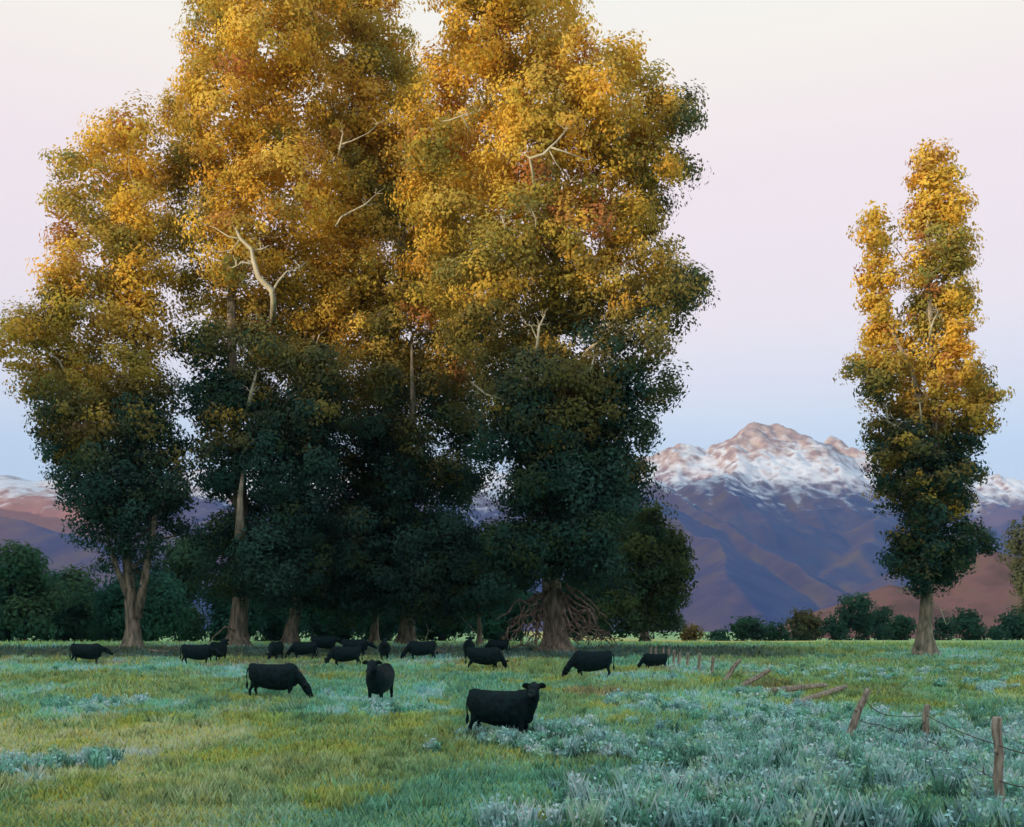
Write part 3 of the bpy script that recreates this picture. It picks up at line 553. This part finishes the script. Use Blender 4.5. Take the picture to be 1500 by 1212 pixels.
v3, f3, c3 = blades(gx_, gy_, gz(gx_, gy_)-.01, th, .0065*(1+gy_/20), .42, tcol, np.clip(tcol*1.2, 0, .85))
v = np.concatenate([v, v3]); f = np.concatenate([f, f3+len(v)-len(v3)]); cc = np.concatenate([cc, c3])
tag(link('grass', np_mesh('grass', v, f, cc), GMt), 'short mixed green, straw and teal grass covering the meadow', 'grass', kind='stuff')
# sagebrush
x, y = scatter(26000, 15.5, 62, .6)
_, s = field(x, y); gap = sm(.36, .50, fbm(x/.8, y/1.3, 461, 3)); keep = RNG.random(len(x)) < s*.75*(.12+.88*gap); x, y, s = x[keep], y[keep], s[keep]
nb_ = 40; n = len(x); xi = np.repeat(x, nb_); yi = np.repeat(y, nb_); rad_ = np.repeat(RNG.uniform(.10, .28, n), nb_)
hs = np.repeat(RNG.uniform(.2, .62, n)*(.6+.7*fbm(x/1.7, y/1.7, 431, 2))*np.clip(1.25-y/60, .45, 1), nb_)*RNG.uniform(.35, 1.15, n*nb_)
an = RNG.random(n*nb_)*2*np.pi; rr_ = rad_*np.sqrt(RNG.random(n*nb_))
SG = np.array([[.34, .66, .52], [.42, .74, .62], [.22, .50, .36], [.48, .74, .70], [.30, .52, .50], [.16, .36, .26], [.42, .70, .44]])
sc_ = np.repeat(SG[RNG.integers(0, 7, n)]*RNG.uniform(.75, 1.35, (n, 1)), nb_, 0)*RNG.uniform(.7, 1.3, (n*nb_, 1))
bx_, by_ = xi+np.cos(an)*rr_, yi+np.sin(an)*rr_
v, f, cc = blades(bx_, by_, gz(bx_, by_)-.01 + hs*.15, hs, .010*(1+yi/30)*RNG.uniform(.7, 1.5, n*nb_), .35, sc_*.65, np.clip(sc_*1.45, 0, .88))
# leafy tips on the sprigs
k = RNG.random(n*nb_) < .9; ct = np.stack([bx_, by_, gz(bx_, by_)+hs*RNG.uniform(.5, 1.1, n*nb_)], -1)[k] + RNG.normal(size=(k.sum(), 3))*.035
nn = RNG.normal(size=ct.shape)+np.array([0, -.6, .9]); nn /= np.linalg.norm(nn, axis=1)[:, None]
v2, f2, c2 = leaves(ct, nn, RNG.uniform(.022, .05, len(ct))*(1+ct[:, 1]/60), np.clip(sc_[k]*RNG.uniform(.8, 1.5, (len(ct), 1)), 0, .85))
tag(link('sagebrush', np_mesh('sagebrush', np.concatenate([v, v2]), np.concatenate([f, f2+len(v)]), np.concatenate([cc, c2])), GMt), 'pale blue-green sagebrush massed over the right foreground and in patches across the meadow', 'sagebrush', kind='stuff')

# ------------------------------------------------------------------ cattle
hide = noise_mat('black_hide', [(.001, .006, .007), (.004, .014, .016), (.007, .024, .027)], 7, .6, .10, bump=.8)
hoofm = mat('hoof', (.03, .028, .025), .6); eyem = mat('eye', (.01, .008, .006), .15, .6); muz = mat('muzzle_skin', (.035, .032, .035), .5)
tagm = mat('ear_tag', (.65, .5, .12), .5)
def cow_mesh(name, neck, head_dir, step=0.0, calf=1.0, vox=.03):
    """facing +X. neck: list of (x,y,z,ru,rv); head_dir: unit-ish vector of the muzzle; returns continuous body mesh and landmarks"""
    m_ = MB()
    Yx, Zx = (0, 1, 0), (0, 0, 1)
    tor = [(-.98, 1.14, .10, .14), (-.93, 1.08, .27, .31), (-.80, 1.01, .32, .40), (-.55, .95, .36, .45), (-.2, .90, .40, .48), (.15, .88, .41, .50), (.45, .89, .38, .50), (.68, .93, .33, .47), (.86, 1.0, .23, .36), (.96, 1.02, .15, .25)]
    m_.ellring([((x_, 0, z_), Yx, Zx, ry, rz) for x_, z_, ry, rz in tor], 20)
    m_.ball((-.82, 0, 1.33), (.20, .20, .10)); m_.ball((.62, 0, 1.32), (.25, .10, .12)); m_.ball((.80, 0, .72), (.16, .13, .20))
    # neck
    prev = None; rings = []
    for i, (x_, y_, z_, ru, rv) in enumerate(neck):
        nx_ = neck[min(i+1, len(neck)-1)]; pv = neck[max(i-1, 0)]; d = Vector((nx_[0]-pv[0], nx_[1]-pv[1], nx_[2]-pv[2])).normalized()
        u = d.cross(Vector((0, 0, 1))); u = u.normalized() if u.length > .1 else Vector((0, 1, 0)); w_ = u.cross(d).normalized()
        rings.append(((x_, y_, z_), u, w_, ru, rv))
    m_.ellring(rings, 16)
    # head
    hp = Vector(neck[-1][:3]); hd = Vector(head_dir).normalized()
    u = hd.cross(Vector((0, 0, 1))).normalized(); w_ = u.cross(hd).normalized()
    hr = [(-.12, .07, .08), (-.06, .115, .13), (.04, .125, .145), (.14, .115, .135), (.24, .09, .11), (.34, .078, .088), (.42, .085, .082), (.47, .075, .07), (.50, .045, .045)]
    m_.ellring([(hp+hd*s_*1.12, u, w_, a_*1.2, b_*1.18) for s_, a_, b_ in hr], 14)
    m_.ball(hp+w_*.10-hd*.05, (.09, .08, .07))
    for sg in (-1, 1):                      # ears
        e0 = hp - hd*.04 + u*sg*.10 + w_*.05
        ee = [(e0, .04, .06), (e0+u*sg*.09+w_*.01, .04, .095), (e0+u*sg*.17+w_*.005, .036, .09), (e0+u*sg*.24-w_*.01, .03, .045)]
        m_.ellring([(c_, hd, w_, a_, b_) for c_, a_, b_ in ee], 8)
    # legs
    for sx, sy, ph in ((.62, -.19, step), (.62, .19, -step), (-.72, -.20, -step), (-.72, .20, step)):
        if sx > 0: pt = [(sx, sy*.9, .92, .17, .13), (sx+.02, sy, .66, .12, .09), (sx+.03+ph*.4, sy, .42, .075, .062), (sx+.0+ph*.8, sy, .20, .050, .046), (sx+.01+ph, sy, .08, .058, .054), (sx+.04+ph, sy, .0, .070, .062)]
        else: pt = [(sx+.02, sy*.8, 1.0, .24, .14), (sx+.05, sy, .76, .19, .11), (sx-.03+ph*.3, sy, .56, .10, .07), (sx-.13+ph*.6, sy, .40, .07, .055), (sx-.08+ph*.9, sy, .20, .050, .046), (sx-.06+ph, sy, .08, .058, .054), (sx-.03+ph, sy, .0, .070, .062)]
        m_.ellring([((a_, b_, c_), (1, 0, 0), (0, 1, 0), d_, e_) for a_, b_, c_, d_, e_ in pt], 12)
    me = m_.mesh(name); o = bpy.data.objects.new(name+'_tmp', me); COL.objects.link(o)
    rm = o.modifiers.new('r', 'REMESH'); rm.mode = 'VOXEL'; rm.voxel_size = vox
    s_ = o.modifiers.new('s', 'SMOOTH'); s_.iterations = 4; s_.factor = .6
    dg = bpy.context.evaluated_depsgraph_get(); r = bpy.data.meshes.new_from_object(o.evaluated_get(dg)); bpy.data.objects.remove(o); bpy.data.meshes.remove(me)
    r.name = name; r.polygons.foreach_set('use_smooth', [True]*len(r.polygons)); r.materials.clear(); r.materials.append(hide)
    return r, (hp, hd, u, w_)
POSES = {
 'graze': ([(.70, 0, 1.06, .19, .30), (.92, 0, .93, .16, .23), (1.12, 0, .74, .13, .18), (1.28, 0, .52, .11, .14)], (.50, 0, -.85), .07),
 'graze_side': ([(.70, 0, 1.06, .19, .30), (.92, .06, .93, .16, .23), (1.08, .18, .74, .13, .18), (1.20, .30, .54, .11, .14)], (.35, .45, -.82), .1),
 'alert': ([(.62, 0, 1.04, .26, .40), (.82, 0, 1.16, .22, .33), (.96, -.05, 1.33, .18, .25), (1.02, -.12, 1.48, .14, .17)], (.22, -.93, -.30), .04),
 'forward': ([(.66, 0, 1.08, .21, .33), (.86, 0, 1.20, .17, .25), (1.02, 0, 1.34, .14, .19), (1.12, 0, 1.44, .12, .14)], (.90, 0, -.42), .03),
 'level': ([(.68, 0, 1.08, .20, .31), (.90, 0, 1.08, .17, .23), (1.10, 0, 1.04, .14, .17), (1.24, 0, 1.0, .12, .14)], (.82, 0, -.55), .08)}
_proto = {}
def cow_parts(pose, root):
    if pose not in _proto:
        nk, hdv, stp = POSES[pose]; me, (hp, hd, u, w_) = cow_mesh('body', nk, hdv, stp)
        tl = MB(); tl.tube([(-.98, 0, 1.24), (-1.05, 0, 1.16), (-1.08, 0, .95), (-1.07, 0, .8), (-1.06, 0, .70)], [.04, .03, .022, .02, .02], 7); 
        tl.tube([(-1.06, 0, .72), (-1.06, 0, .62), (-1.07, 0, .52), (-1.07, 0, .42)], [.02, .05, .045, .008], 7); tm_ = tl.mesh('tail'); tm_.materials.append(hide)
        ey = []
        for sg in (-1, 1):
            e = MB(); e.ball(hp+hd*.10+u*sg*.13+w_*.065, .024); q = e.mesh('eye'); q.materials.append(eyem); ey.append(q)
        nz = MB(); nz.ball(hp+hd*.53, (.062, .062, .055)); nq = nz.mesh('muzzle'); nq.materials.append(muz)
        hv_ = []
        for sx, sy, ph in ((.66, -.19, stp), (.66, .19, -stp), (-.75, -.20, -stp), (-.75, .20, stp)):
            hm = MB(); hm.ellring([((sx+ph+.005, sy, .07), (1, 0, 0), (0, 1, 0), .062, .058), ((sx+ph+.015, sy, -.005), (1, 0, 0), (0, 1, 0), .085, .074)], 10); q = hm.mesh('hoof'); q.materials.append(hoofm); hv_.append(q)
        _proto[pose] = [('body', me), ('tail', tm_), ('eye', ey[0]), ('eye', ey[1]), ('muzzle', nq)] + [('hoof', q) for q in hv_]
    for nme, me in _proto[pose]:
        o = bpy.data.objects.new(nme, me); COL.objects.link(o); o.parent = root
def cow(px, py_feet, px_per_m, ang, pose, label, scale=1.0, mirror=False, Y=None):
    """py_feet: image row of the hooves; ang: heading in degrees, 0 = to the right of the picture, -90 = towards the viewer"""
    if Y is None:
        yy = np.linspace(18, 88, 1400); rows = 920 + 1500*(EYE-gz(np.zeros(1400)+0, yy))/yy; Y = float(yy[np.argmin(np.abs(rows-py_feet))])
    x_ = X(px, Y); s = px_per_m*Y/1500*scale
    r = empty('cow', (x_, Y, float(gz(np.array([x_]), np.array([Y]))[0])-.10*s), R(ang)); r.scale = (s*1.04, s*1.1, s*1.07)
    tag(r, label, 'cow', 'black cattle spread over the meadow'); cow_parts(pose, r); return r
cow(735, 1082, 51, -24, 'alert', 'nearest black cow, standing side-on in the sage, head turned towards the viewer')
cow(401, 1024, 36, -4, 'graze', 'black cow grazing to the right in the left middle of the meadow, second nearest', 1.0)
cow(557, 1030, 38, -97, 'forward', 'black cow facing straight out at the viewer in the middle of the meadow', 1.05)
cow(868, 993, 27, 184, 'graze', 'black cow grazing to the left in front of the broad right trunk', 1.05)
cow(960, 983, 17.5, 183, 'graze', 'small black calf grazing to the left beside the far fence posts', 1.0)
cow(127, 973, 21.5, 2, 'level', 'leftmost black cow, walking right with lowered head under the leftmost cottonwood')
cow(288, 974, 21, 3, 'level', 'black cow standing side-on left of the second cottonwood trunk')
cow(320, 969, 21, 84, 'forward', 'black cow seen end-on against the second cottonwood trunk', 1.0)
cow(404, 967, 19.5, -96, 'graze', 'black cow seen end-on with lowered head left of the red-brown trunk')
cow(446, 966, 18, 176, 'graze', 'black cow grazing left just right of the red-brown trunk')
cow(474, 956, 17.5, 20, 'level', 'far black cow half hidden in the shade behind the grazing pair')
cow(507, 977, 21, 184, 'graze_side', 'black cow grazing left of the front-facing cow, nearest of the shaded group')
cow(520, 962, 18, 8, 'level', 'far black cow showing its back above the shaded grazing cow')
cow(563, 967, 20, -80, 'forward', 'black cow standing directly behind the front-facing cow')
cow(618, 967, 20, 176, 'graze', 'black cow grazing right of the middle cottonwood trunk')
cow(709, 982, 24, 4, 'graze_side', 'black cow grazing right, centre of the three near the thin trunk')
cow(687, 966, 20, 88, 'forward', 'black cow seen end-on left of the thin trunk, its head raised')
cow(730, 958, 15, 178, 'graze', 'far black cow with rounded back right of the thin trunk', 1.0)

# ------------------------------------------------------------------ fence
postm = noise_mat('weathered_post', [(.13, .10, .08), (.34, .27, .21), (.52, .44, .36)], 9, .95, .05, (1.5, 1.5, .25), .9)
def on_ground(px, py):
    yy = np.linspace(16, 110, 4000); rows = 920+1500*(EYE-gz((px-750)/1500*yy, yy))/yy; return float(yy[np.argmin(np.abs(rows-py))])
def post(bp, tp, r, label, dy=0.0, lying=False, knob=False):
    Y = on_ground(*bp); b_ = P(bp[0], bp[1], Y) + (np.array([0, 0, .24]) if lying else 0); e = P(tp[0], tp[1], Y+dy)
    if lying:
        Y2 = on_ground(tp[0], tp[1]+5); e = P(tp[0], tp[1], Y2); 
    root = empty('fence_post', tuple(b_)); tag(root, label, 'fence post', 'weathered posts of the broken fence')
    d = e-b_; n_ = 9; pts = []; rr = []
    for i in range(n_):
        t_ = i/(n_-1); pts.append(d*t_ + np.array([math.sin(i*1.3+bp[0])*.014, math.cos(i*1.9)*.014, 0])*(1 if 0 < i else 0) - (np.array([0, 0, .22]) if i == 0 and not lying else 0)); rr.append(r*(1.08-.16*t_ + random.uniform(-.06, .06)) * (1.18 if knob and i >= n_-2 else 1))
    top_d = d/np.linalg.norm(d); pts.append(pts[-1]+top_d*r*.35); rr.append(r*.62)
    m_ = MB(); m_.tube(pts, rr, 12, .16); link('shaft', m_.mesh('shaft'), postm, root)
    k_ = MB(); q = pts[5]; k_.tube([q+np.array([-r*.9, -r*.6, .02]), q+np.array([-r*1.5, -r*.9, .1])], [r*.35, r*.18], 7, .2); link('knot', k_.mesh('knot'), postm, root)
    return b_, e
PB = {}
PB[1] = post((1465, 1194), (1461, 1052), .075, 'nearest upright fence post, tall with a knobbly top, by the right edge', knob=True)
PB[2] = post((1354, 1104), (1358, 1034), .085, 'short upright fence post, second from the right edge')
PB[3] = post((1236, 1096), (1271, 1011), .09, 'fence post leaning to the right, third from the right edge')
PB[4] = post((1164, 1040), (1239, 1006), .10, 'fallen fence post, the nearer of two lying in the grass', lying=True)
PB[5] = post((1134, 1020), (1209, 1004), .10, 'fallen fence post, the flatter and farther of two lying in the grass', lying=True)
PB[6] = post((1082, 1008), (1128, 982), .10, 'fence post leaning almost to the ground, left of the fallen pair')
PB[7] = post((1060, 1000), (1083, 967), .095, 'tilted fence post left of the almost fallen one')
PB[8] = post((1043, 991), (1045, 962), .075, 'upright fence post nearest left of the tilted ones')
PB[9] = post((1024, 985), (1025, 957), .07, 'crooked upright fence post, fifth in the far upright run')
PB[10] = post((1007, 979), (1008, 957), .075, 'thin upright fence post right of the far paired posts')
PB[11] = post((987, 976), (988, 953), .075, 'left one of the two far posts standing close together')
PB[12] = post((994, 975), (996, 957), .10, 'stubby right one of the two far posts standing close together')
for i, (a_, h_, lb) in enumerate(((953, 947, 'far thin fence post, leftmost of the whole line'), (960, 947, 'far thin fence post, second from the left end'), (971, 949, 'short far fence post beside the leftmost pair'), (979, 948, 'short far fence post just left of the close pair'))):
    post((a_, 962), (a_+1, h_), .07, lb)
wirem = mat('rusty_wire', (.10, .08, .075), .7, .3)
def wire(pts, label, r=.011):
    m_ = MB(); q = []
    for a_, b_ in zip(pts[:-1], pts[1:]):
        for j in range(8):
            t_ = j/8; p = np.array(a_)*(1-t_)+np.array(b_)*t_; p = p + np.array([0, 0, -.22*t_*(1-t_)]); q.append(p)
    q.append(np.array(pts[-1])); m_.tube(q, [r]*len(q), 5)
    tag(link('fence_wire', m_.mesh('fence_wire'), wirem), label, 'wire', 'slack wires of the broken fence')
def at(k, f_): b_, e = PB[k]; return b_*(1-f_)+e*f_
gp = lambda px, py: P(px, py, on_ground(px, py))+np.array([0, 0, .03])
wire([at(2, .8), at(1, .72), P(1560, 1110, 14.5)], 'upper slack wire running from the second to the nearest fence post')
wire([at(2, .35), at(1, .35), P(1560, 1155, 14.5)], 'lower slack wire running from the second to the nearest fence post')
wire([at(3, .85), P(1292, 1046, 28.3), at(2, .8)], 'upper sagging wire between the leaning and the short upright fence post')
wire([at(3, .52), P(1290, 1062, 27.8), at(2, .3)], 'lower sagging wire between the leaning and the short upright fence post')
wire([at(6, .8), gp(1160, 1004), at(5, .6)], 'loose wire trailing from the almost fallen post to the fallen pair', .014)

# fallen branch litter under the stand
for i, (px, py, l_, lb) in enumerate(((640, 962, 2.6, 'dark fallen branch lying between the middle and thin trunks'), (770, 950, 2.0, 'fallen dead branch at the left foot of the broad trunk'), (885, 952, 1.8, 'fallen dead branch at the right foot of the broad trunk'), (240, 958, 2.2, 'fallen branch on the bare ground right of the leftmost trunk'))):
    Y = on_ground(px, py); c0 = P(px, py, Y); root = empty('fallen_branch', tuple(c0)); tag(root, lb, 'branch', 'fallen branches under the cottonwoods')
    m_ = MB(); cv = curve((-l_/2, 0, .06), (l_/2, .3, .22), .03, 8, .8); m_.tube(cv, [.09, .085, .075, .065, .055, .045, .03, .015], 8, .2); link('limb', m_.mesh('limb'), deadm, root)
    for j in (2, 3, 4, 5, 6):
        m_ = MB(); m_.tube(curve(cv[j], cv[j]+np.array([random.uniform(.1, .5), random.uniform(-.4, .4), random.uniform(.25, .7)]), 0, 5, .8), [.03, .024, .018, .012, .006], 5); link('twig', m_.mesh('twig'), deadm, root)

# ------------------------------------------------------------------ evening haze
hb = MB(); x0, x1, y0, y1, z0, z1 = -7300, 7300, -4300, 7300, -40, 1250
hb.v = [(x0, y0, z0), (x1, y0, z0), (x1, y1, z0), (x0, y1, z0), (x0, y0, z1), (x1, y0, z1), (x1, y1, z1), (x0, y1, z1)]
hb.f = [(0, 3, 2, 1), (4, 5, 6, 7), (0, 1, 5, 4), (1, 2, 6, 5), (2, 3, 7, 6), (3, 0, 4, 7)]
hm = bpy.data.materials.new('haze_air'); hm.use_nodes = True; t = hm.node_tree; t.nodes.clear()
o_ = t.nodes.new('ShaderNodeOutputMaterial'); pv = t.nodes.new('ShaderNodeVolumePrincipled'); pv.inputs['Density'].default_value = 8e-5
pv.inputs['Color'].default_value = (.42, .60, 1.0, 1); t.links.new(pv.outputs[0], o_.inputs['Volume'])
tag(link('haze', hb.mesh('haze', False), hm), kind='stuff')
